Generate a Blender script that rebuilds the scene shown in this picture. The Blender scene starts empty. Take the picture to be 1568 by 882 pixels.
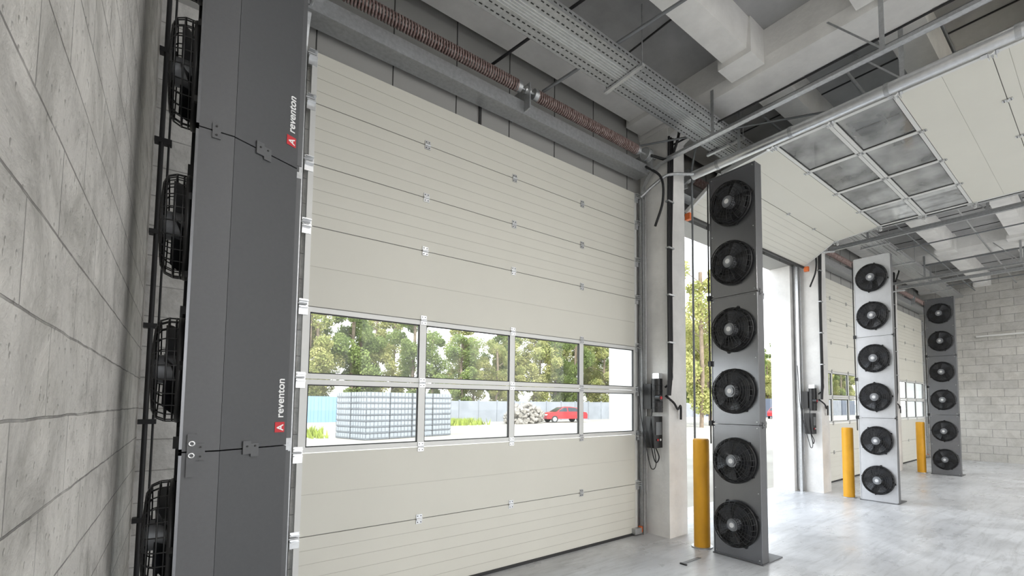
import bpy, math, random
from mathutils import Vector, Matrix
random.seed(7)
S=bpy.context.scene
COL=S.collection
# ------------------------------------------------------------------ materials
def nt(name):
    m=bpy.data.materials.new(name); m.use_nodes=True
    t=m.node_tree; b=t.nodes['Principled BSDF']
    return m,t,b
def mat(name,col,rough=.6,metal=0.,var=.0,scale=4.,bump=0.,bscale=40.,col2=None,spec=None,stretch=None):
    m,t,b=nt(name)
    b.inputs['Base Color'].default_value=(*col,1); b.inputs['Roughness'].default_value=rough
    b.inputs['Metallic'].default_value=metal
    if spec is not None: b.inputs['Specular IOR Level'].default_value=spec
    if var>0 or col2 or bump>0:
        tc=t.nodes.new('ShaderNodeTexCoord'); src=tc.outputs['Object']
        if stretch:
            mp=t.nodes.new('ShaderNodeMapping'); mp.inputs['Scale'].default_value=stretch
            t.links.new(src,mp.inputs[0]); src=mp.outputs[0]
    if var>0 or col2:
        n=t.nodes.new('ShaderNodeTexNoise'); n.inputs['Scale'].default_value=scale; n.inputs['Detail'].default_value=8; n.inputs['Roughness'].default_value=.62
        t.links.new(src,n.inputs['Vector'])
        r=t.nodes.new('ShaderNodeValToRGB'); r.color_ramp.elements[0].position=.3; r.color_ramp.elements[1].position=.7
        a=tuple(max(0,c*(1-var)) for c in col); col2=col2 or tuple(min(1,c*(1+var)) for c in col)
        r.color_ramp.elements[0].color=(*a,1); r.color_ramp.elements[1].color=(*col2,1)
        t.links.new(n.outputs['Fac'],r.inputs[0]); t.links.new(r.outputs[0],b.inputs['Base Color'])
    if bump>0:
        n2=t.nodes.new('ShaderNodeTexNoise'); n2.inputs['Scale'].default_value=bscale; n2.inputs['Detail'].default_value=6
        t.links.new(src,n2.inputs['Vector'])
        bp=t.nodes.new('ShaderNodeBump'); bp.inputs['Strength'].default_value=bump; bp.inputs['Distance'].default_value=.01
        t.links.new(n2.outputs['Fac'],bp.inputs['Height']); t.links.new(bp.outputs[0],b.inputs['Normal'])
    return m
def blockmat(name,c1,c2,mortar,bw,rh,axes='yz',ms=.004,off=(0,0,0),lo=.66,wob=.008,bs=.55,pits=0.,smear=.3):
    m,t,b=nt(name); N=t.nodes.new; L=t.links.new
    tc=N('ShaderNodeTexCoord'); sp=N('ShaderNodeSeparateXYZ'); cb=N('ShaderNodeCombineXYZ')
    L(tc.outputs['Object'],sp.inputs[0])
    L(sp.outputs['Y' if axes=='yz' else 'X'],cb.inputs[0]); L(sp.outputs['Z'],cb.inputs[1])
    mp=N('ShaderNodeMapping'); mp.inputs['Location'].default_value=off; L(cb.outputs[0],mp.inputs[0])
    nz=N('ShaderNodeTexNoise'); nz.inputs['Scale'].default_value=6.; nz.inputs['Detail'].default_value=6; L(tc.outputs['Object'],nz.inputs['Vector'])
    vm=N('ShaderNodeVectorMath'); vm.operation='MULTIPLY_ADD'; L(nz.outputs['Color'],vm.inputs[0]); vm.inputs[1].default_value=(wob,wob,0); L(mp.outputs[0],vm.inputs[2])
    br=N('ShaderNodeTexBrick'); br.inputs['Scale'].default_value=1; br.inputs['Brick Width'].default_value=bw; br.inputs['Row Height'].default_value=rh
    br.inputs['Mortar Size'].default_value=ms; br.inputs['Mortar Smooth'].default_value=.35
    br.inputs['Color1'].default_value=(*c1,1); br.inputs['Color2'].default_value=(*c2,1); br.inputs['Mortar'].default_value=(*mortar,1)
    L(vm.outputs[0],br.inputs['Vector'])
    n=N('ShaderNodeTexNoise'); n.inputs['Scale'].default_value=3.5; n.inputs['Detail'].default_value=12; n.inputs['Roughness'].default_value=.75; n.inputs['Distortion'].default_value=.6
    L(tc.outputs['Object'],n.inputs['Vector'])
    r=N('ShaderNodeValToRGB'); r.color_ramp.elements[0].position=.38; r.color_ramp.elements[1].position=.56
    r.color_ramp.elements[0].color=(lo,lo,lo*.98,1); r.color_ramp.elements[1].color=(1,1,1,1); L(n.outputs['Fac'],r.inputs[0])
    jn=N('ShaderNodeMix'); jn.data_type='RGBA'; jn.blend_type='MIX'
    mr=N('ShaderNodeMapRange'); mr.inputs['From Min'].default_value=.48; mr.inputs['From Max'].default_value=.66; L(nz.outputs['Fac'],mr.inputs['Value'])
    mr.inputs['To Min'].default_value=0; mr.inputs['To Max'].default_value=smear
    L(mr.outputs[0],jn.inputs['Factor']); L(br.outputs['Color'],jn.inputs['A']); jn.inputs['B'].default_value=(*c1,1)
    mx=N('ShaderNodeMix'); mx.data_type='RGBA'; mx.blend_type='MULTIPLY'; mx.inputs['Factor'].default_value=.85
    L(jn.outputs['Result'],mx.inputs['A']); L(r.outputs[0],mx.inputs['B']); L(mx.outputs['Result'],b.inputs['Base Color'])
    b.inputs['Roughness'].default_value=.92
    n2=N('ShaderNodeTexNoise'); n2.inputs['Scale'].default_value=45; n2.inputs['Detail'].default_value=8; L(tc.outputs['Object'],n2.inputs['Vector'])
    ad=N('ShaderNodeMath'); ad.operation='MULTIPLY_ADD'; L(br.outputs['Fac'],ad.inputs[0]); ad.inputs[1].default_value=-1.4; L(n2.outputs['Fac'],ad.inputs[2])
    ad2=N('ShaderNodeMath'); ad2.operation='MULTIPLY_ADD'; L(n.outputs['Fac'],ad2.inputs[0]); ad2.inputs[1].default_value=3.; L(ad.outputs[0],ad2.inputs[2])
    last=ad2
    if pits>0:
        vo=N('ShaderNodeTexVoronoi'); vo.inputs['Scale'].default_value=28; L(tc.outputs['Object'],vo.inputs['Vector'])
        pm=N('ShaderNodeMapRange'); pm.inputs['From Min'].default_value=.08; pm.inputs['From Max'].default_value=.2; L(vo.outputs['Distance'],pm.inputs['Value'])
        a3=N('ShaderNodeMath'); a3.operation='MULTIPLY_ADD'; L(pm.outputs[0],a3.inputs[0]); a3.inputs[1].default_value=pits; L(ad2.outputs[0],a3.inputs[2]); last=a3
    bp=N('ShaderNodeBump'); bp.inputs['Strength'].default_value=bs; bp.inputs['Distance'].default_value=.01
    L(last.outputs[0],bp.inputs['Height']); L(bp.outputs[0],b.inputs['Normal'])
    return m
def floormat():
    m,t,b=nt('concrete_floor'); N=t.nodes.new; L=t.links.new
    tc=N('ShaderNodeTexCoord')
    def noise(sc,det=8,dist=0,rough=.6,st=None):
        n=N('ShaderNodeTexNoise'); n.inputs['Scale'].default_value=sc; n.inputs['Detail'].default_value=det; n.inputs['Distortion'].default_value=dist; n.inputs['Roughness'].default_value=rough
        if st:
            mp=N('ShaderNodeMapping'); mp.inputs['Scale'].default_value=st; mp.inputs['Rotation'].default_value=(0,0,.5); L(tc.outputs['Object'],mp.inputs[0]); L(mp.outputs[0],n.inputs['Vector'])
        else: L(tc.outputs['Object'],n.inputs['Vector'])
        return n
    def ramp(n,p0,c0,p1,c1):
        r=N('ShaderNodeValToRGB'); r.color_ramp.elements[0].position=p0; r.color_ramp.elements[1].position=p1
        r.color_ramp.elements[0].color=(*c0,1); r.color_ramp.elements[1].color=(*c1,1); L(n.outputs['Fac'],r.inputs[0]); return r
    a=ramp(noise(.9,10,.8,.65),.32,(.44,.445,.455),.68,(.68,.69,.71))
    s=ramp(noise(3,10,1.5,.7,(.35,3,1)),.36,(.72,.72,.71),.52,(1,1,1))
    k=ramp(noise(9,6,.3,.7),.30,(.6,.59,.57),.40,(1,1,1))
    m1=N('ShaderNodeMix'); m1.data_type='RGBA'; m1.blend_type='MULTIPLY'; m1.inputs['Factor'].default_value=.75; L(a.outputs[0],m1.inputs['A']); L(s.outputs[0],m1.inputs['B'])
    m2=N('ShaderNodeMix'); m2.data_type='RGBA'; m2.blend_type='MULTIPLY'; m2.inputs['Factor'].default_value=.75; L(m1.outputs['Result'],m2.inputs['A']); L(k.outputs[0],m2.inputs['B'])
    L(m2.outputs['Result'],b.inputs['Base Color'])
    rr=ramp(noise(1.6,6),.3,(.2,.2,.2),.7,(.48,.48,.48)); L(rr.outputs[0],b.inputs['Roughness'])
    bp=N('ShaderNodeBump'); bp.inputs['Strength'].default_value=.1; bp.inputs['Distance'].default_value=.01; L(noise(20).outputs['Fac'],bp.inputs['Height']); L(bp.outputs[0],b.inputs['Normal'])
    return m
def glassmat(name,tint=(.93,.96,.95),dirt=.05,dc=(.7,.7,.68),mn=0.,sc=4.):
    m=bpy.data.materials.new(name); m.use_nodes=True; t=m.node_tree; t.nodes.clear(); N=t.nodes.new; L=t.links.new
    o=N('ShaderNodeOutputMaterial'); tr=N('ShaderNodeBsdfTransparent'); tr.inputs[0].default_value=(*tint,1)
    g=N('ShaderNodeBsdfGlossy'); g.inputs['Roughness'].default_value=.03
    fr=N('ShaderNodeFresnel'); fr.inputs[0].default_value=1.4
    m1=N('ShaderNodeMixShader'); L(fr.outputs[0],m1.inputs[0]); L(tr.outputs[0],m1.inputs[1]); L(g.outputs[0],m1.inputs[2])
    d=N('ShaderNodeBsdfDiffuse'); d.inputs[0].default_value=(*dc,1)
    tc=N('ShaderNodeTexCoord'); n=N('ShaderNodeTexNoise'); n.inputs['Scale'].default_value=sc; n.inputs['Detail'].default_value=5; L(tc.outputs['Object'],n.inputs['Vector'])
    r=N('ShaderNodeMapRange'); r.inputs['From Min'].default_value=.3; r.inputs['From Max'].default_value=.75; r.inputs['To Min'].default_value=mn; r.inputs['To Max'].default_value=dirt*2; L(n.outputs['Fac'],r.inputs['Value'])
    m2=N('ShaderNodeMixShader'); L(r.outputs[0],m2.inputs[0]); L(m1.outputs[0],m2.inputs[1]); L(d.outputs[0],m2.inputs[2]); L(m2.outputs[0],o.inputs[0])
    return m
M={}
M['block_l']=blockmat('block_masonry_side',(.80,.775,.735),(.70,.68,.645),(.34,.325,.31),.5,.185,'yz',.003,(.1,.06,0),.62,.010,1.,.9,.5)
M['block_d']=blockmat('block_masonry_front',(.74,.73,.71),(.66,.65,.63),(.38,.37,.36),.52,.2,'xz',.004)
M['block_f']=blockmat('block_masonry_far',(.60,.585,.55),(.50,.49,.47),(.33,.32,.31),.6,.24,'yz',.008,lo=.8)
M['floor']=floormat()
M['slab']=mat('ceiling_slab',(.38,.38,.38),.85,0,.2,1.4,.2,12)
M['white']=mat('whitewashed_concrete',(.80,.79,.77),.85,0,.12,2.,.5,20)
M['header']=mat('grey_sandwich_panel',(.34,.337,.325),.6)
M['panel']=mat('door_panel_cream',(.70,.685,.615),.5,0,.02,1.5,.05,300)
M['groove']=mat('panel_groove',(.54,.525,.47),.6)
M['joint']=mat('panel_joint',(.20,.195,.18),.7)
M['alu']=mat('white_aluminium',(.72,.72,.70),.4,.1)
M['gasket']=mat('rubber_black',(.03,.03,.03),.6)
M['galv']=mat('galvanised_steel',(.48,.49,.50),.38,.7,.15,30,0)
M['galvl']=mat('zinc_bright',(.74,.75,.76),.3,.85,.1,14,0)
M['dark']=mat('graphite_paint',(.11,.112,.117),.45,.15,.04,60,.12,700)
M['dark2']=mat('graphite_paint_nozzle',(.08,.082,.087),.48,.15,.04,60,.12,700)
M['fanplate']=mat('fan_plate_grey',(.25,.255,.27),.27,.88,.05,9,0)
M['fanplate_l']=mat('fan_plate_film',(.62,.63,.65),.35,.45,.05,9,0)  # brighter copy of the fan plate: open-door light put into the colour
M['black']=mat('fan_black',(.014,.014,.015),.35)
M['recess']=mat('fan_recess',(.024,.024,.026),.5)
M['blade']=mat('fan_blade',(.042,.044,.05),.3)
M['hub']=mat('motor_grey',(.30,.31,.33),.4,.4)
M['sticker']=mat('sticker_white',(.75,.75,.75),.5)
M['red']=mat('logo_red',(.55,.03,.04),.5)
M['textw']=mat('label_white',(.85,.85,.85),.5)
M['yellow']=mat('bollard_yellow',(.78,.38,.02),.42,0,.06,6)
M['orange']=mat('orange_plastic',(.75,.17,.04),.5)
M['spring']=mat('spring_oxide',(.22,.11,.095),.5,.2,.35,30,0,col2=(.48,.38,.36))
M['cable']=mat('cable_black',(.013,.013,.015),.5)
M['conduit']=mat('conduit_grey',(.20,.21,.22),.45,.4)
M['glass']=glassmat('window_acrylic')
M['glassd']=glassmat('window_acrylic_dusty',(.74,.77,.78),.30,(.8,.8,.78),.16,2.2)
M['yard']=mat('yard_ground',(.27,.245,.205),.95,0,.15,.35,.3,3,col2=(.36,.335,.285))
M['grass']=mat('weeds',(.24,.29,.05),.9,0,.3,3)
M['grey_crate']=mat('crate_grey',(.27,.29,.315),.6,0,.08,2)
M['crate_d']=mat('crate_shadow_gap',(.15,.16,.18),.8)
M['fence_c']=mat('fence_concrete',(.24,.255,.28),.9,0,.12,1)
M['fence_b']=mat('fence_blue',(.18,.30,.46),.6)
M['car']=mat('car_red',(.38,.03,.035),.25,.1)
M['tyre']=mat('tyre',(.03,.03,.03),.8)
M['carglass']=mat('car_glass',(.03,.035,.04),.1)
M['bark']=mat('bark',(.18,.14,.10),.9,0,.3,4)
M['logs']=mat('rubble',(.27,.25,.225),.9,0,.25,4)
M['truck']=mat('truck_paint',(.10,.12,.16),.5)
def leafmat(name,c1,c2):
    m=bpy.data.materials.new(name); m.use_nodes=True; t=m.node_tree; t.nodes.clear(); N=t.nodes.new; L=t.links.new
    o=N('ShaderNodeOutputMaterial'); d=N('ShaderNodeBsdfDiffuse'); tr=N('ShaderNodeBsdfTranslucent'); mx=N('ShaderNodeMixShader'); mx.inputs[0].default_value=.4
    tc=N('ShaderNodeTexCoord'); n=N('ShaderNodeTexNoise'); n.inputs['Scale'].default_value=1.1; n.inputs['Detail'].default_value=6
    L(tc.outputs['Object'],n.inputs['Vector']); r=N('ShaderNodeValToRGB'); r.color_ramp.elements[0].position=.35; r.color_ramp.elements[1].position=.65
    r.color_ramp.elements[0].color=(*c1,1); r.color_ramp.elements[1].color=(*c2,1); L(n.outputs['Fac'],r.inputs[0])
    L(r.outputs[0],d.inputs[0]); L(r.outputs[0],tr.inputs[0]); L(d.outputs[0],mx.inputs[1]); L(tr.outputs[0],mx.inputs[2]); L(mx.outputs[0],o.inputs[0]); return m
M['leafA']=leafmat('foliage_green',(.15,.20,.07),(.30,.36,.13))
M['leafB']=leafmat('foliage_yellow_green',(.27,.30,.11),(.48,.46,.20))
# ------------------------------------------------------------------ mesh builder
class MB:
    def __init__(s): s.v=[];s.f=[];s.mi=[];s.mats=[];s.sm=[];s.T=Matrix.Identity(4)
    def m(s,k):
        if k not in s.mats: s.mats.append(k)
        return s.mats.index(k)
    def add(s,vs,fs,k,smooth=False):
        o=len(s.v); s.v+= [tuple(s.T@Vector(v)) for v in vs]; i=s.m(k)
        for f in fs: s.f.append([o+a for a in f]); s.mi.append(i); s.sm.append(smooth)
    def box(s,a,b,k,rot=None):
        x0,y0,z0=a;x1,y1,z1=b
        s.add([(x0,y0,z0),(x1,y0,z0),(x1,y1,z0),(x0,y1,z0),(x0,y0,z1),(x1,y0,z1),(x1,y1,z1),(x0,y1,z1)],
              [(0,3,2,1),(4,5,6,7),(0,1,5,4),(1,2,6,5),(2,3,7,6),(3,0,4,7)],k)
    def prism(s,poly,z0,z1,k,axis='z'):
        n=len(poly)
        f=(lambda p,z:(p[0],p[1],z)) if axis=='z' else ((lambda p,z:(z,p[0],p[1])) if axis=='x' else (lambda p,z:(p[0],z,p[1])))
        vs=[f(p,z0) for p in poly]+[f(p,z1) for p in poly]
        fs=[list(range(n))[::-1],list(range(n,2*n))]+[(i,(i+1)%n,n+(i+1)%n,n+i) for i in range(n)]
        s.add(vs,fs,k)
    def cyl(s,p,q,r,k,n=12,r2=None,cap=True,smooth=True):
        p=Vector(p);q=Vector(q);d=(q-p)
        if d.length<1e-9: return
        d.normalize(); u=d.orthogonal().normalized(); w=d.cross(u); r2=r if r2 is None else r2
        vs=[];
        for c,rr in ((p,r),(q,r2)):
            for i in range(n):
                a=2*math.pi*i/n; vs.append(tuple(c+u*math.cos(a)*rr+w*math.sin(a)*rr))
        s.add(vs,[(i,(i+1)%n,n+(i+1)%n,n+i) for i in range(n)],k,smooth)
        if cap: s.add(vs,[list(range(n))[::-1],list(range(n,2*n))],k)
    def tube(s,pts,r,k,n=8):
        P=[Vector(p) for p in pts]; rings=[]; u=None
        for i,p in enumerate(P):
            d=(P[min(i+1,len(P)-1)]-P[max(i-1,0)]).normalized()
            u=d.orthogonal().normalized() if u is None else (u-d*u.dot(d)).normalized()
            w=d.cross(u); rings.append([tuple(p+u*math.cos(2*math.pi*j/n)*r+w*math.sin(2*math.pi*j/n)*r) for j in range(n)])
        vs=[v for rg in rings for v in rg]; fs=[]
        for i in range(len(P)-1):
            for j in range(n): fs.append((i*n+j,i*n+(j+1)%n,(i+1)*n+(j+1)%n,(i+1)*n+j))
        s.add(vs,fs,k,True); s.add(vs,[list(range(n))[::-1],list(range((len(P)-1)*n,len(P)*n))],k)
    def ring(s,c,ax,R,r,k,N=40,n=6):
        c=Vector(c);ax=Vector(ax).normalized();u=ax.orthogonal().normalized();w=ax.cross(u);vs=[];fs=[]
        for i in range(N):
            a=2*math.pi*i/N; e=u*math.cos(a)+w*math.sin(a)
            for j in range(n):
                b=2*math.pi*j/n; vs.append(tuple(c+e*(R+r*math.cos(b))+ax*r*math.sin(b)))
        for i in range(N):
            for j in range(n): fs.append((i*n+j,((i+1)%N)*n+j,((i+1)%N)*n+(j+1)%n,i*n+(j+1)%n))
        s.add(vs,fs,k,True)
    def mesh(s,name):
        me=bpy.data.meshes.new(name); me.from_pydata(s.v,[],s.f)
        for k in s.mats: me.materials.append(M[k])
        for p,i,sm in zip(me.polygons,s.mi,s.sm): p.material_index=i; p.use_smooth=sm
        me.update(); return me
    def obj(s,name,parent=None,loc=(0,0,0)):
        return put(s.mesh(name),name,parent,loc)
def put(me,name,parent=None,loc=(0,0,0),rot=(0,0,0)):
    o=bpy.data.objects.new(name,me); COL.objects.link(o); o.location=loc; o.rotation_euler=rot
    if parent: o.parent=parent
    return o
def empty(name,loc=(0,0,0),rot=(0,0,0)):
    o=bpy.data.objects.new(name,None); COL.objects.link(o); o.location=loc; o.rotation_euler=rot; o.empty_display_size=.2; return o
def spl(pts,n=6):
    P=[Vector(p) for p in pts]; P=[P[0]*2-P[1]]+P+[P[-1]*2-P[-2]]; out=[]
    for i in range(1,len(P)-2):
        for k in range(n):
            t=k/n; a,b_,c,d=P[i-1],P[i],P[i+1],P[i+2]
            out.append(.5*((2*b_)+(c-a)*t+(2*a-5*b_+4*c-d)*t*t+(3*b_-a-3*c+d)*t**3))
    out.append(P[-2]); return out
# ------------------------------------------------------------------ dimensions
P=4.58; NX=4; DW0,DW1=.68,4.46; WY=4.05; XW=-.207; XF=18.25; YB=-11.
ZC=5.62
b=MB(); b.box((XW-.3,YB,-.15),(XF+.3,4.5,0),'floor'); b.obj('floor')
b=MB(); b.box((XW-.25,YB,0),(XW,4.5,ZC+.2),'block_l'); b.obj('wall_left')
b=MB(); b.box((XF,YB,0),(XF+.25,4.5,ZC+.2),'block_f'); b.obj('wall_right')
b=MB(); b.box((XW,YB,ZC),(XF,4.5,ZC+.2),'slab')
for i in range(0,16):
    x=XW+.3+i*1.2
    b.box((x,YB,ZC-.012),(x+.015,4.0,ZC+.001),'gasket')
b.obj('ceiling')
b=MB()
segs=[]
px=XW
for i in range(NX):
    segs.append((px,DW0+P*i+.03)); px=DW1+P*i-.03
segs.append((px,XF+.2))
for i,(a,c) in enumerate(segs):
    b.box((a,WY,0),(c,4.46,4.38),'block_d' if i==0 else 'white')
b.box((XW,WY,4.38),(XF,4.46,ZC),'header')
for i in range(30):
    x=.1+i*.92*.66
    b.box((x,WY-.004,4.38),(x+.008,WY,ZC-.02),'gasket')
b.box((2.17,WY-.02,4.42),(2.195,WY-.004,4.78),'gasket')
b.obj('wall_front')
b=MB()
for i in range(5):
    x=.25+4.58*i
    b.box((x,YB,0),(x+.35,YB+.35,ZC),'white')
b.box((XW,YB,4.9),(XF,YB+.3,ZC),'white')
b.obj('wall_back')
for i in range(1,4):
    x=4.62+P*(i-1)
    b=MB()
    b.box((x,3.6,0),(x+.36,WY,5.2),'white')
    b.obj('concrete_pillar')
    b=MB()
    b.prism([(x-.06,ZC),(x-.06,5.32),(x-.02,5.2),(x+.38,5.2),(x+.42,5.32),(x+.42,ZC)],YB+.3,WY,'white','y')
    b.prism([(WY,5.2),(WY,4.9),(3.3,5.2)],x+.02,x+.34,'white','x')
    b.obj('ceiling_beam')
for j,y in enumerate([3.74,2.45,1.2,-.05,-1.3,-2.55,-3.8,-5.05,-6.3]):
    b=MB()
    w=.14 if j else .2
    xs=[XW]+[4.56+P*i for i in range(3)]+[XF]
    for i in range(4):
        x0=xs[i] + (.5 if i else 0); x1=xs[i+1]
        b.prism([(y-w-.03,ZC),(y-w,5.3),(y+w,5.3),(y+w+.03,ZC)],x0,x1,'white','x')
        if i: b.box((x0-.02,y-w-.05,5.28),(x0+.25,y+w+.05,ZC),'white')
        b.box((x1-.28,y-w-.05,5.24),(x1+.0,y+w+.05,ZC),'white')
    b.obj('ceiling_rib')
# ------------------------------------------------------------------ added fill lamps, unseen behind the camera, to brighten the hall
def lamp(x,y,e):
    b=MB(); b.box((-.75,-.06,0),(.75,.06,.06),'alu'); 
    for s in (-.5,.5): b.cyl((s,0,.06),(s,0,ZC-5.02),.004,'galv',6)
    o=b.obj('ceiling_lamp',None,(x,y,5.02))
    l=bpy.data.lights.new('led','AREA'); l.shape='RECTANGLE'; l.size=1.45; l.size_y=.1; l.energy=e; l.color=(1,.98,.95)
    lo=bpy.data.objects.new('led_light',l); COL.objects.link(lo); lo.parent=o; lo.location=(0,0,-.005)
for x in (2.3,6.9,11.5,16.0):
    for y in (-1.,-4.5): lamp(x,y,52)
# ------------------------------------------------------------------ fan
def fan_mesh():
    b=MB()
    A=(1,0,0)
    b.cyl((-.004,0,0),(-.001,0,0),.235,'recess',40)
    b.ring((-.012,0,0),A,.234,.012,'black',48,8)
    b.ring((-.006,0,0),A,.206,.006,'blade',48,6)
    b.cyl((-.085,0,0),(-.01,0,0),.066,'hub',24); b.cyl((-.10,0,0),(-.085,0,0),.045,'hub',24,.035)
    b.cyl((-.103,0,0),(-.1,0,0),.026,'sticker',16)
    for k in range(5):
        a0=2*math.pi*k/5+.25; n=6;m_=6
        vs=[]
        for i in range(n):
            r=.06+(.205-.06)*i/(n-1); wid=.36+.2*i/(n-1); sw=.35*i/(n-1)
            for j in range(m_):
                t=j/(m_-1); a=a0+sw+(t-.5)*wid*1.5
                x=-.066+.052*t+.008*math.sin(math.pi*t)
                vs.append((x,r*math.cos(a),r*math.sin(a)))
        fs=[(i*m_+j,i*m_+j+1,(i+1)*m_+j+1,(i+1)*m_+j) for i in range(n-1) for j in range(m_-1)]
        b.add(vs,fs,'blade',True)
    prof=[(-.006,.238),(-.055,.237),(-.085,.222),(-.099,.19),(-.104,.13),(-.106,.075)]
    for (x,r) in prof[1:]: b.ring((x,0,0),A,r,.0032,'black',44,5)
    for r,x in ((.206,-.094),(.16,-.102),(.10,-.105)): b.ring((x,0,0),A,r,.0028,'black',44,4)
    b.ring((-.03,0,0),A,.238,.003,'black',44,4)
    for k in range(24):
        a=2*math.pi*k/24
        b.tube([(x,r*math.cos(a),r*math.sin(a)) for x,r in prof],.003,'black',5)
    for k in range(4):
        a=math.pi/4+k*math.pi/2
        b.box((-.012,.245*math.cos(a)-.014,.245*math.sin(a)-.014),(0,.245*math.cos(a)+.014,.245*math.sin(a)+.014),'black')
    return b.mesh('axial_fan')
FAN=fan_mesh()
FW=.56; MH=1.415; NM=3
def curtain_body(fp='fanplate'):
    b=MB(); w=FW
    for k in range(NM):
        z0=.012+k*MH; z1=z0+MH-.006
        b.prism([(.004,.001),(.13,.001),(.13,w-.001),(.004,w-.001)],z0,z1,'dark')
        b.prism([(.1315,.004),(.40,.143),(.40,w-.143),(.1315,w-.004)],z0,z1,'dark2')
        b.box((0,.006,z0+.004),(.0045,w-.006,z1-.004),fp)
        for yy in (0,w-.012): b.box((-.006,yy,z0),(.004,yy+.012,z1),fp)
        for zz in (z0,z1-.01): b.box((-.006,0,zz),(.004,w,zz+.01),fp)
        for zz in (z0+.03,z0+MH*.5,z1-.03):
            for yy in (.03,w-.03): b.cyl((-.006,yy,zz),(0,yy,zz),.005,'galvl',8)
        b.box((.398,.17,z0+.03),(.404,w-.17,z1-.03),'black')
        for q in range(4):
            yy=.18+q*(w-.36)/3; b.box((.39,yy-.004,z0+.03),(.425,yy+.004,z1-.03),'dark')
    for k in range(1,NM):
        zs=.009+k*MH
        b.box((.05,-.006,zs-.035),(.08,.001,zs+.035),'dark')
        b.cyl((.065,-.010,zs+.02),(.065,-.004,zs+.02),.004,'gasket',8); b.cyl((.065,-.010,zs-.02),(.065,-.004,zs-.02),.004,'gasket',8)
        d=Vector((.27,.14,0)).normalized(); nrm=Vector((d.y,-d.x,0))
        c=Vector((.245,.06,zs))
        for (e0,e1,h0,h1) in ((-.035,.0,-.025,.035),(0,.035,-.038,.022)):
            q=[c+d*e0+nrm*.001,c+d*e1+nrm*.001,c+d*e1+nrm*.007,c+d*e0+nrm*.007]
            b.prism([(p.x,p.y) for p in q],zs+h0,zs+h1,'dark')
            m_=c+d*(e0+e1)/2+nrm*.007
            b.cyl((m_.x,m_.y,zs+.01),(m_.x+nrm.x*.004,m_.y+nrm.y*.004,zs+.01),.004,'gasket',8)
    b.box((-.01,-.012,0),(.41,w+.012,.012),'dark')
    return b.mesh('housing')
HOUS=curtain_body(); HOUS_LIT=curtain_body('fanplate_l')
def textobj(txt,size,parent,loc,rotm,k,name):
    cu=bpy.data.curves.new(name,'FONT'); cu.body=txt; cu.size=size; cu.extrude=.0008; cu.align_x='LEFT'
    cu.offset=.0008
    tmp=bpy.data.objects.new(name+'_tmp',cu); COL.objects.link(tmp)
    dg=bpy.context.evaluated_depsgraph_get(); me=bpy.data.meshes.new_from_object(tmp.evaluated_get(dg)); 
    bpy.data.objects.remove(tmp)
    me.materials.clear(); me.materials.append(M[k])
    o=put(me,name,parent); o.matrix_local=Matrix.Translation(loc)@rotm.to_4x4(); return o
def air_curtain(x,y,labels=False,light=False):
    e=empty('air_curtain',(x,y,0))
    put(HOUS_LIT if light else HOUS,'housing',e)
    n=0
    for k in range(NM):
        for dz in (.36,1.03):
            n+=1; o=put(FAN,'fan_%d'%n,e,(-.006,FW/2,.01+k*MH+dz)); o.rotation_euler=(random.random()*6,0,0)
    b=MB()
    b.tube([(-.01,FW+.015,4.2),(-.012,FW+.018,3),(-.01,FW+.015,1.2)],.009,'cable')
    for zz in (1.43,2.1,2.85): b.box((-.03,FW-.01,zz-.03),(.0,FW+.03,zz+.03),'black')
    b.obj('cable_run',e)
    d=Vector((.27,.14,0)).normalized(); nrm=Vector((d.y,-d.x,0))
    if labels:
        for zt in (2.94,1.49):
            R=Matrix((Vector((0,0,1)),-d,nrm)).transposed()
            base=Vector((.40,.143,0))-d*.022+nrm*.0015
            textobj('reventon',.053,e,base+Vector((0,0,zt+.07)),R,'textw','label_text')
            bb=MB()
            c=base-d*.016
            q=[c-d*.024,c+d*.024,c+d*.024+nrm*.001,c-d*.024+nrm*.001]
            bb.prism([(p.x,p.y) for p in q],zt,zt+.05,'red')
            bb.obj('label_logo',e)
            textobj('A',.045,e,c+d*.016+nrm*.0022+Vector((0,0,zt+.008)),R,'textw','label_mark')
        bb=MB(); zs=1.43
        bb.box((.02,-.010,zs-.11),(.05,.001,zs+.07),'dark'); 
        for z_ in (zs+.03,zs-.02): bb.ring((.035,-.011,z_),(0,1,0),.009,.0035,'galvl',20,6)
        bb.obj('mount_plate',e)
    return e
CX=[0.006,4.58,9.12,13.9]; CY=[2.54,2.40,2.40,2.40]
for i in range(4): air_curtain(CX[i],CY[i],i==0,i==2)
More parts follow.
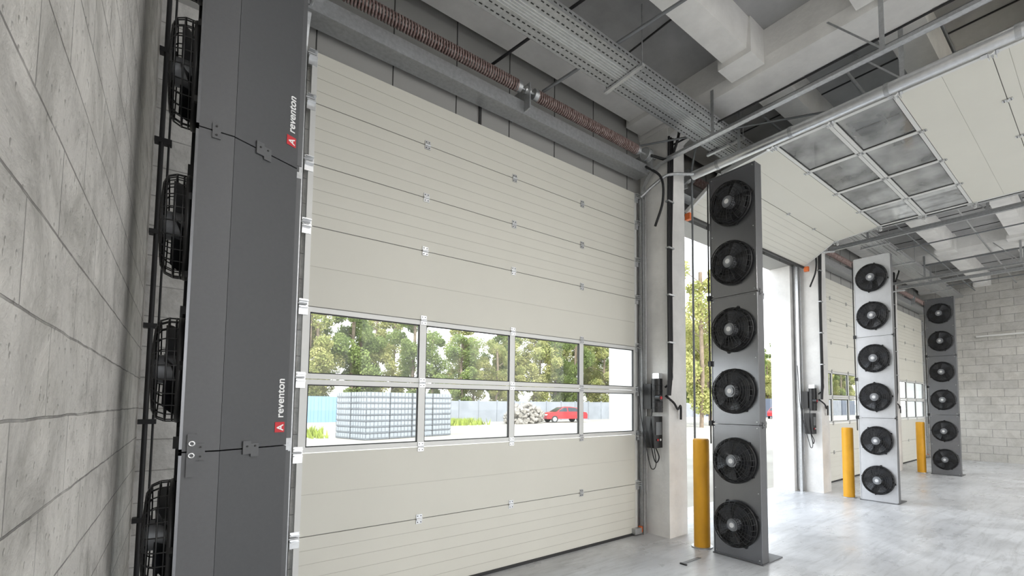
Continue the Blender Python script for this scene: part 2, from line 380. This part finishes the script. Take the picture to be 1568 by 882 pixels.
# ------------------------------------------------------------------ sectional doors
W=DW1-DW0
SEC=[(.62,'rib'),(.626,'fine'),(.564,'win'),(.56,'win'),(.63,'fine'),(.495,'rib'),(.493,'rib'),(.422,'rib')]
def section(b,h,kind,glass='glass'):
    if kind=='win':
        r=.042
        b.box((0,0,0.003),(W,.04,r),'alu'); b.box((0,0,h-r),(W,.04,h-.003),'alu')
        for i in range(5):
            x=W*i/4; x0=max(0,x-.03); x1=min(W,x+.03)
            if i==0:x1=.05
            if i==4:x0=W-.05
            b.box((x0,.001,r),(x1,.039,h-r),'alu')
        for i in range(4):
            x0=W*i/4+(.05 if i==0 else .03); x1=W*(i+1)/4-(.05 if i==3 else .03)
            g=.008
            b.box((x0,.008,r),(x1,.03,r+g),'gasket'); b.box((x0,.008,h-r-g),(x1,.03,h-r),'gasket')
            b.box((x0,.008,r),(x0+g,.03,h-r),'gasket'); b.box((x1-g,.008,r),(x1,.03,h-r),'gasket')
            b.add([(x0,.018,r),(x1,.018,r),(x1,.018,h-r),(x0,.018,h-r)],[(0,1,2,3)],glass)
    else:
        b.box((0,.003,.006),(W,.044,h-.006),'groove')
        b.box((.002,.006,-.002),(W-.002,.04,.006),'joint')
        st=.1 if kind=='rib' else .3
        n=max(1,round(h/st)); 
        for i in range(n):
            b.box((.0005,0,h*i/n+.0015+(.002 if i==0 else 0)),(W-.0005,.0035,h*(i+1)/n-(.0015 if i<n-1 else .003)),'panel')
        b.box((-.003,-.003,.004),(.035,.046,h-.004),'alu'); b.box((W-.035,-.003,.004),(W+.003,.046,h-.004),'alu')
def hinge(b,x,z):
    b.box((x-.026,-.008,z-.04),(x+.026,-.003,z-.008),'galvl'); b.box((x-.026,-.008,z+.008),(x+.026,-.003,z+.04),'galvl')
    b.cyl((x-.026,-.012,z),(x+.026,-.012,z),.008,'galvl',10)
    for dx in (-.014,.014):
        for dz in (-.026,.026): b.cyl((x+dx,-.012,z+dz),(x+dx,-.007,z+dz),.0045,'gasket',6)
def endhinge(b,x,z,s):
    b.box((x-.03,-.012,z-.07),(x+.03,-.003,z+.05),'galvl')
    b.box((x-.028,-.05,z-.02),(x+.028,-.012,z-.014),'galvl'); b.box((x-.028,-.05,z+.03),(x+.028,-.012,z+.036),'galvl')
    b.cyl((x-.02*s,-.035,z+.008),(x+s*.07,-.035,z+.008),.007,'galv',10)
    b.cyl((x+s*.06,-.035,z+.008),(x+s*.085,-.035,z+.008),.022,'alu',14)
def torsion(e):
    b=MB()
    b.prism([(3.80,4.60),(3.99,4.60),(3.99,4.615),(3.815,4.615),(3.815,4.735),(3.80,4.735)],DW0-.12,DW1+.02,'galv','x')
    zs,ys=4.83,3.76
    b.cyl((DW0-.1,ys,zs),(DW1+.12,ys,zs),.0125,'galv',12)
    for x in (DW0-.06,2.56,DW1-.0):
        b.box((x-.006,ys-.06,4.62),(x+.006,4.04,zs+.06),'galv')
        b.cyl((x-.03,ys,zs),(x+.03,ys,zs),.04,'galvl',16)
    for (x0,x1) in ((.82,2.44),(2.68,4.22)):
        b.cyl((x0-.04,ys,zs),(x0+.02,ys,zs),.055,'galv',16); b.cyl((x1-.02,ys,zs),(x1+.04,ys,zs),.055,'galv',16)
        n=int((x1-x0)/.026); pts=[]
        for i in range(n*10+1):
            a=2*math.pi*i/10; pts.append((x0+(x1-x0)*i/(n*10),ys+.052*math.cos(a),zs+.052*math.sin(a)))
        b.tube(pts,.0095,'spring',5)
    for x in (DW0-.02,DW1-.08): b.cyl((x,ys,zs),(x+.07,ys,zs),.075,'galvl',24); b.ring((x,ys,zs),(1,0,0),.08,.008,'galv',24); b.ring((x+.07,ys,zs),(1,0,0),.08,.008,'galv',24)
    b.obj('torsion_spring_shaft',e)
def tracks(e):
    b=MB()
    for x,s in ((DW0-.075,-1),(DW1+.075,1)):
        xa,xb=(x-.03,x+.03)
        b.box((xa,3.925,0),(xb,3.93,4.35),'galv'); b.box((xa,3.925,0),(xa+.004,3.98,4.35),'galv'); b.box((xb-.004,3.925,0),(xb,3.98,4.35),'galv')
        b.box((x+s*.03,3.93,0.02),(x+s*.034,WY,4.4),'galvl'); b.box((min(x+s*.03,x+s*.10),WY-.006,0.02),(max(x+s*.03,x+s*.10),WY,4.4),'galvl')
        pts=[(3.955,4.35)]+[(3.955-.38+.38*math.cos(a),4.33+.38*math.sin(a)) for a in [i*math.pi/16 for i in range(1,9)]]
        pts.append((-.9,4.71))
        for (p,q) in zip(pts[:-1],pts[1:]):
            b.prism([(p[0],p[1]-.004),(q[0],q[1]-.004),(q[0],q[1]+.03),(p[0],p[1]+.03)],x+s*.028,x+s*.032,'galv','x')
            b.prism([(p[0],p[1]-.004),(q[0],q[1]-.004),(q[0],q[1]),(p[0],p[1])],xa,xb,'galv','x')
        b.box((x+s*.034-.02,-.9,4.735),(x+s*.034+.02,3.6,4.74),'galv'); b.box((x+s*.034-.002,-.9,4.735),(x+s*.034+.002,3.6,4.78),'galv')
        for y in (2.9,1.2,-.6):
            b.box((x+s*.034-.003,y-.02,4.74),(x+s*.034+.003,y+.02,5.3),'galv')
            b.prism([(y,4.78),(y+.02,4.78),(y+.45,5.3),(y+.43,5.3)],x+s*.034-.002,x+s*.034+.002,'galv','x')
    b.obj('tracks',e)
def door(i,opened=False):
    e=empty('sectional_door',(P*i,0,0))
    b=MB(); g='glassd' if opened else 'glass'
    if not opened:
        z=0.0
        for k,(h,kind) in enumerate(SEC):
            b.T=Matrix.Translation((DW0,3.99,z+.01)); section(b,h,kind,g)
            b.T=Matrix.Translation((DW0,3.99,0)); z+=h
            if k<len(SEC)-1:
                for q in (1,2,3): hinge(b,W*q/4,z+.01)
                endhinge(b,.0,z+.01,-1); endhinge(b,W,z+.01,1)
        for zz in (.04,z-.05): endhinge(b,.0,zz,-1); endhinge(b,W,zz,1)
        b.T=Matrix.Identity(4)
        b.box((DW0,3.98,0),(DW1,4.04,.03),'gasket')
        b.box((DW1-.1,3.93,.02),(DW1+.02,3.985,.09),'galv'); b.box((DW1+.02,3.94,.03),(DW1+.12,3.99,.10),'orange')
        b.box((2.0,3.97,.015),(2.35,3.98,.03),'gasket')
    else:
        pts=[(3.78,4.30),(3.22,4.64)]; y=3.22
        for (h,kind) in SEC[1:]:
            y-=h*1.11; pts.append((y,4.71))
        for k,(h,kind) in enumerate(SEC):
            p=Vector((0,*pts[k])); q=Vector((0,*pts[k+1])); up=(q-p).normalized()
            X=Vector((1,0,0)); Y=up.cross(X)
            R=Matrix((X,Y,up)).transposed().to_4x4()
            b.T=Matrix.Translation((DW0,p.y,p.z))@R
            section(b,(q-p).length,kind,g)
            if k>0:
                for qq in (1,2,3): hinge(b,W*qq/4,0)
                endhinge(b,0,0,-1); endhinge(b,W,0,1)
        b.T=Matrix.Identity(4)
        b.box((DW0,3.77,4.27),(DW1,3.81,4.30),'gasket')
        for x in (DW0-.02,DW1-.03): b.box((x,3.70,4.2),(x+.06,3.78,4.29),'orange')
    b.obj('panels',e)
    torsion(e); tracks(e)
    return e
door(0);door(1,True);door(2);door(3)
# ------------------------------------------------------------------ bollards
for i in (1,2,3):
    b=MB(); r=.092; h=1.24
    b.cyl((0,0,0.01),(0,0,h-.02),r,'yellow',32); b.cyl((0,0,h-.02),(0,0,h),r,'yellow',32,r*.9); b.cyl((0,0,0),(0,0,.012),r+.03,'galv',32)
    b.obj('bollard',None,(CX[i]+.08,3.17,0))
b=MB(); b.box((3.98,2.94,0),(4.3,2.98,.006),'conduit'); b.box((3.98,2.9,0),(4.0,2.98,.012),'gasket'); b.obj('floor_plate')
# ------------------------------------------------------------------ cable tray
b=MB()
y0,y1,z0=2.92,3.34,4.98
b.box((XW+.01,y0,z0),(XF-.01,y1,z0+.004),'galv')
for yy in (y0,y1): b.box((XW+.01,yy-.002,z0),(XF-.01,yy+.002,z0+.07),'galv')
TR=b.obj('cable_tray')
b=MB()
x=.6
while x<12:
    for yy in (y0+.03,y0+.10,y0+.31,y0+.38):
        b.box((x,yy-.006,z0-.0015),(x+.03,yy+.006,z0-.0002),'gasket')
    b.box((x,y0-.004,z0+.03),(x+.03,y0-.0021,z0+.042),'gasket')
    x+=.055
for yy in (y0+.14,y0+.17,y0+.2,y0+.23,y0+.26): b.box((XW+.01,yy-.004,z0-.006),(XF-.01,yy+.004,z0),'galvl')
for i in range(9):
    x=1.4+i*1.9
    b.box((x,y0-.06,z0-.03),(x+.04,y1+.06,z0-.006),'galvl')
    for yy in (y0-.04,y1+.04): b.cyl((x+.02,yy,z0-.03),(x+.02,yy,ZC-.02),.006,'galv',8)
b.obj('perforation_and_hangers',TR)
# ------------------------------------------------------------------ pipes / conduits
b=MB()
b.cyl((4.97,3.45,4.62),(4.97,-3,4.62),.055,'galvl',24)
for i in range(7): b.cyl((4.97,3.1-i*.9,4.62),(4.97,3.06-i*.9,4.62),.060,'galv',24)
b.obj('ventilation_pipe')
for k,(pts,r,m_) in enumerate([
    ([(4.3,3.9,4.95),(6.5,1.0,5.2)],.012,'conduit'),
    ([(2.2,3.95,5.0),(2.6,2.9,5.25)],.014,'cable'),
    ([(2.75,3.75,4.9),(3.3,2.2,5.25)],.016,'conduit'),
    ([(5.1,-3,5.14),(5.1,3.3,5.14),(5.1,3.5,5.05),(5.1,3.56,4.8),(5.1,3.56,1.0)],.014,'conduit'),
    ([(5.2,2.6,5.1),(18,2.6,5.1)],.014,'conduit'),
    ([(5.2,1.7,5.16),(18,1.7,5.16)],.018,'galv'),
    ([(5.2,.9,5.16),(18,.9,5.16)],.014,'conduit'),
    ([(9.3,-3,5.08),(9.3,3.4,5.08)],.02,'conduit'),
    ([(13.8,-3,5.08),(13.8,3.4,5.08)],.02,'conduit'),
    ([(9.15,3.9,4.86),(9.15,-2,4.86)],.016,'galv'),
    ([(11.5,-1,4.95),(11.5,2.9,4.95)],.014,'conduit'),
    ([(16,-1,4.95),(16,2.9,4.95)],.014,'conduit'),
    ([(4.72,3.58,5.0),(4.72,2.4,4.98),(4.72,-3,4.98)],.011,'cable'),
    ]):
    b=MB(); b.tube(pts,r,m_); b.obj('conduit')
b=MB(); b.cyl((-.165,3.9,0),(-.165,3.9,5.5),.013,'cable',10)
b.cyl((-.13,3.93,0),(-.13,3.93,5.5),.006,'cable',8)
for i in range(9): b.box((-.2,3.885,.3+i*.6),(-.115,3.945,.33+i*.6),'cable')
b.obj('corner_cable')
for i in range(3):
    X=P*i
    b=MB()
    for dx,r in ((0,.016),(.04,.012),(.075,.015)):
        b.tube(spl([(X+4.60+dx,3.55,5.05),(X+4.60+dx,3.56,4.5),(X+4.59+dx*.8,3.57,3.5),(X+4.59+dx*.8,3.57,2.2),(X+4.58+dx*.5,3.58,1.75)],4),r,'cable',8)
    for z_ in (4.2,3.6,3.0,2.4): b.box((X+4.575,3.545,z_),(X+4.69,3.598,z_+.02),'galv')
    b.obj('cable_bundle')
    b=MB()
    x=X+4.545
    b.box((x-.03,3.80,1.58),(x+.07,3.92,1.90),'black'); b.cyl((x-.005,3.72,1.54),(x-.005,3.72,1.96),.068,'black',20)
    for q in range(5): b.ring((x-.005,3.72,1.6+q*.07),(0,0,1),.068,.004,'recess',24)
    b.cyl((x-.04,3.70,1.72),(x-.04,3.63,1.72),.038,'black',16); b.cyl((x-.04,3.63,1.72),(x-.04,3.625,1.72),.02,'red',16); b.box((x-.02,3.68,1.96),(x+.05,3.78,2.03),'galvl')
    b.box((x-.09,3.70,1.10),(x+.068,3.84,1.49),'black'); b.box((x-.06,3.694,1.26),(x+.05,3.702,1.42),'conduit'); b.cyl((x-.03,3.694,1.2),(x-.03,3.688,1.2),.014,'red',12); b.cyl((x+.02,3.694,1.2),(x+.02,3.688,1.2),.014,'sticker',12)
    b.tube(spl([(x+.03,3.78,1.10),(x+.05,3.74,.98),(x-.03,3.72,.92),(x-.09,3.72,1.02),(x-.11,3.75,1.3),(x-.06,3.75,1.6)]),.008,'cable')
    b.tube(spl([(x-.02,3.76,1.10),(x-.01,3.74,.90),(x-.07,3.74,.84),(x-.12,3.76,.95),(x-.12,3.9,1.6),(x-.1,3.95,2.4)]),.006,'cable')
    b.tube(spl([(x+.06,3.64,1.75),(x+.12,3.56,1.66),(x+.2,3.56,1.58),(x+.26,3.56,1.62),(x+.27,3.565,1.45)]),.014,'cable')
    b.tube(spl([(x+.05,3.64,1.85),(x+.10,3.57,1.95),(x+.07,3.57,2.2)]),.012,'cable')
    b.cyl((x,3.9,0.5),(x,3.9,4.6),.007,'galv',8)
    b.obj('door_operator')
    b=MB(); b.tube(spl([(X+4.42,3.7,4.8),(X+4.6,3.55,4.75),(X+4.66,3.5,4.9),(X+4.68,3.45,5.1),(X+4.7,3.5,5.18)]),.018,'cable')
    b.tube(spl([(X+4.4,3.85,4.3),(X+4.5,3.7,4.45),(X+4.6,3.55,4.55),(X+4.9,3.4,4.6)]),.02,'galv')
    b.tube(spl([(X+4.44,3.8,4.7),(X+4.5,3.6,4.5),(X+4.53,3.6,4.2),(X+4.5,3.7,3.9)]),.016,'cable')
    b.obj('flexible_hose')
b=MB(); b.box((XF-.10,-.5,3.70),(XF-.03,2.65,3.75),'alu'); b.box((XF-.03,-.4,3.71),(XF,-.3,3.74),'galv'); b.box((XF-.03,2.3,3.71),(XF,2.4,3.74),'galv'); b.obj('linear_lamp_housing')
# ------------------------------------------------------------------ exterior
b=MB(); b.box((-120,4.5,-.12),(260,200,-.02),'yard'); b.obj('yard_ground')
b=MB(); b.box((-120,-120,-.12),(260,YB,-.02),'yard'); b.obj('yard_ground')
b=MB()
for i in range(60):
    x=13.5+i*2.0
    b.box((x,39,-.02),(x+1.9,39.08,1.95),'fence_c'); b.box((x-.08,38.95,-.02),(x+.02,39.13,2.05),'fence_c')
b.obj('concrete_fence')
b=MB()
for i in range(100):
    x=-12+i*.3; b.box((x,46+(.05 if i%2 else 0),-.02),(x+.3,46.1,2.3),'fence_b')
b.obj('sheet_metal_fence')
b=MB(); Rz=Matrix.Rotation(.25,4,'Z'); b.T=Matrix.Translation((6.4,22.0,0))@Rz
for ix in range(4):
    for iy in range(2):
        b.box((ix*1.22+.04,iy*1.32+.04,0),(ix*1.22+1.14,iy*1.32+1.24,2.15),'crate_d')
        for iz in range(8):
            z=iz*.275-.01
            b.box((ix*1.22,iy*1.32,z+.01),(ix*1.22+1.18,iy*1.32+1.28,z+.09),'grey_crate')
            b.box((ix*1.22+.01,iy*1.32+.01,z+.14),(ix*1.22+1.17,iy*1.32+1.27,z+.20),'grey_crate')
            for q in range(7):
                xx=ix*1.22+q*.19; b.box((xx,iy*1.32,z+.01),(xx+.04,iy*1.32+1.28,z+.265),'grey_crate')
                yy=iy*1.32+q*.205; b.box((ix*1.22,yy,z+.01),(ix*1.22+1.18,yy+.05,z+.265),'grey_crate')
b.obj('crate_stack')
b=MB()
for k in range(260):
    a=random.random()*3.2-1.6; h=random.random()**1.1*1.7*(1-abs(a)/3.2)
    x,y,z=23.0+a,33.5+random.uniform(-.7,.7),h
    r=random.uniform(.09,.2); d=Vector((random.uniform(-1,1),random.uniform(-1,1),random.uniform(-.3,.3))).normalized()*random.uniform(.15,.35)
    b.cyl((x-d.x,y-d.y,z-d.z+r*.5),(x+d.x,y+d.y,z+d.z+r*.5),r,'logs',7)
b.obj('rubble_pile')
def weeds(cx,cy,sx,sy,n,h):
    b=MB()
    for k in range(n):
        x=cx+max(-2,min(2,random.gauss(0,1)))*sx;y=cy+max(-2,min(2,random.gauss(0,1)))*sy;a=random.random()*6.28;hh=h*random.uniform(.4,1.2)
        dx,dy=math.cos(a)*.08,math.sin(a)*.08; lx,ly=random.uniform(-.2,.2),random.uniform(-.2,.2)
        b.add([(x-dx,y-dy,-.02),(x+dx,y+dy,-.02),(x+lx,y+ly,hh)],[(0,1,2)],'grass')
    b.obj('weeds')
weeds(3.2,27,1.1,1.2,1600,.45); weeds(16.2,35,1.5,1.0,1600,.5)
def car(loc,rz,name='car',paint='car'):
    e=empty(name,loc,(0,0,rz)); b=MB()
    prof=[(-2.1,.35),(-2.12,.75),(-2.0,.95),(-1.55,1.0),(-1.1,1.38),(-.4,1.47),(.4,1.42),(1.1,1.0),(1.85,.88),(2.08,.7),(2.1,.35)]
    n=len(prof); ws=[-1,-.9,.9,1]; vs=[]
    for w in ws:
        for x,z in prof:
            yy=w*.88*(1 if z<.96 else (1-.28*(z-.96)/.5)); zz=z if abs(w)<.95 else z*.985
            vs.append((x,yy,zz))
    fs=[]
    for k in range(3):
        for i in range(n): j=(i+1)%n; fs.append((k*n+i,k*n+j,(k+1)*n+j,(k+1)*n+i))
    fs+= [list(range(n)),list(range(3*n,4*n))[::-1]]
    b.add(vs,fs,paint)
    for s in (-1,1):
        w=lambda z:s*(.885*(1-.28*max(0,z-.96)/.5)+.005)
        b.add([(-1.3,w(1.02),1.02),(-.1,w(1.02),1.02),(-.1,w(1.40),1.40),(-.95,w(1.36),1.36)],[(0,1,2,3)],'carglass')
        b.add([(0,w(1.02),1.02),(.95,w(1.02),1.02),(.4,w(1.36),1.36),(0,w(1.39),1.39)],[(0,1,2,3)],'carglass')
        b.box((1.85,s*.62-.18,.66),(2.09,s*.62+.18,.78),'textw')
        for x in (-1.3,1.3):
            b.cyl((x,s*.72,.32),(x,s*.9,.32),.32,'tyre',24); b.cyl((x,s*.9,.32),(x,s*.905,.32),.2,'galv',16)
    b.add([(.45,-.62,1.41),(1.12,-.8,1.01),(1.12,.8,1.01),(.45,.62,1.41)],[(0,1,2,3)],'carglass')
    b.add([(-1.12,-.62,1.38),(-1.55,-.78,1.02),(-1.55,.78,1.02),(-1.12,.62,1.38)],[(3,2,1,0)],'carglass')
    b.obj('body',e); return e
car((27.7,34.0,-.02),2.9)
car((50,30.5,-.02),2.6,'car','truck')
car((58,28,-.02),.3,'car','car')
b=MB()
for k in range(5):
    x=62+k*6.5; b.box((x,31,-.02),(x+6,33.4,2.6),'fence_c' if k%2 else 'truck')
    for q in range(20): b.box((x+q*.3,30.95,.1),(x+q*.3+.15,31,2.5),'fence_c' if k%2 else 'truck')
b.obj('storage_container_row')
def tree_mesh(seed,H,leaf,spread,n):
    rnd=random.Random(seed); b=MB()
    b.tube([(0,0,-.1),(.1,.05,H*.3),(-.05,.1,H*.6),(.05,0,H*.93)],.13,'bark',8)
    cl=[]
    for k in range(26):
        z=H*(.12+.85*k/26)+rnd.uniform(-.3,.3); rad=spread*math.sin(math.pi*min(1,(.2+.8*(1-k/27.))))*rnd.uniform(.5,1.1)+.3
        a=rnd.random()*6.28; d=rad*rnd.uniform(.3,1)
        c=(math.cos(a)*d,math.sin(a)*d,z); cl.append((c,rnd.uniform(.45,.95)*spread*.48))
        b.tube([(0,0,z-.7),(c[0]*.5,c[1]*.5,z-.25),c],.03,'bark',5)
    for k in range(n):
        c,r=rnd.choice(cl)
        while True:
            p=Vector((rnd.uniform(-1,1),rnd.uniform(-1,1),rnd.uniform(-1,1)))
            if p.length<1: break
        p=Vector(c)+Vector((p.x*r,p.y*r,p.z*r*.9)); s_=rnd.uniform(.06,.12)
        u=Vector((rnd.uniform(-1,1),rnd.uniform(-1,1),rnd.uniform(-1,1))).normalized(); w=u.orthogonal().normalized()
        b.add([tuple(p-u*s_),tuple(p+w*s_*.7),tuple(p+u*s_),tuple(p-w*s_*.7)],[(0,1,2,3)],leaf)
    return b.mesh('tree')
TM=[tree_mesh(1,10,'leafA',2.2,13000),tree_mesh(2,11,'leafB',2.0,10000),tree_mesh(3,9,'leafB',2.3,11000),tree_mesh(4,12,'leafA',2.,11000)]
for k in range(95):
    x=5+k*1.3+random.uniform(-.6,.6); y=43+random.uniform(-1,6)+ (6.5 if x<19 else 0)
    o=put(random.choice(TM),'tree',None,(x,y,-.1),(0,0,random.random()*6)); s_=random.uniform(.9,1.25)*(1 if x<60 else 1.1); o.scale=(s_,s_,s_)
for (x,y,s_) in ((29.5,20,1.15),(33,21.5,1.0),(44,20.5,.75),(37,24,1.05)):
    o=put(TM[1],'tree',None,(x,y,-.1),(0,0,x)); o.scale=(s_,s_,s_)
# ------------------------------------------------------------------ light
w=bpy.data.worlds.new('world'); S.world=w; w.use_nodes=True; t=w.node_tree; bg=t.nodes['Background']
tc=t.nodes.new('ShaderNodeTexCoord'); sp=t.nodes.new('ShaderNodeSeparateXYZ'); t.links.new(tc.outputs['Generated'],sp.inputs[0])
r=t.nodes.new('ShaderNodeValToRGB'); r.color_ramp.elements[0].position=.0; r.color_ramp.elements[1].position=.8
r.color_ramp.elements[0].color=(1,1,1,1); r.color_ramp.elements[1].color=(.76,.87,1,1)
t.links.new(sp.outputs['Z'],r.inputs[0]); t.links.new(r.outputs[0],bg.inputs[0]); bg.inputs[1].default_value=2.3
sl=bpy.data.lights.new('sun','SUN'); sl.energy=3.2; sl.angle=.02; sl.color=(1,.95,.87)
so=bpy.data.objects.new('sun',sl); COL.objects.link(so)
so.rotation_euler=Vector((.35,.75,-.9)).to_track_quat('-Z','Y').to_euler()
S.view_settings.view_transform='Standard'; S.view_settings.exposure=.9
# ------------------------------------------------------------------ camera
f,px_,py_,yaw,pt,ro=705.47,877.586,578.192,.704,.059,.004
F=Vector((math.sin(yaw)*math.cos(pt),math.cos(yaw)*math.cos(pt),math.sin(pt)))
R=Vector((math.cos(yaw),-math.sin(yaw),0)); U=R.cross(F)
R2=R*math.cos(ro)+U*math.sin(ro); U2=-R*math.sin(ro)+U*math.cos(ro)
cd=bpy.data.cameras.new('camera'); co=bpy.data.objects.new('camera',cd); COL.objects.link(co)
cd.sensor_width=36; cd.lens=f/1568*36; cd.shift_x=(784-px_)/1568; cd.shift_y=(py_-441)/1568; cd.clip_start=.02; cd.clip_end=500
mm=Matrix((R2,U2,-F)).transposed().to_4x4(); mm.translation=(0,0,1.63); co.matrix_world=mm
S.camera=co
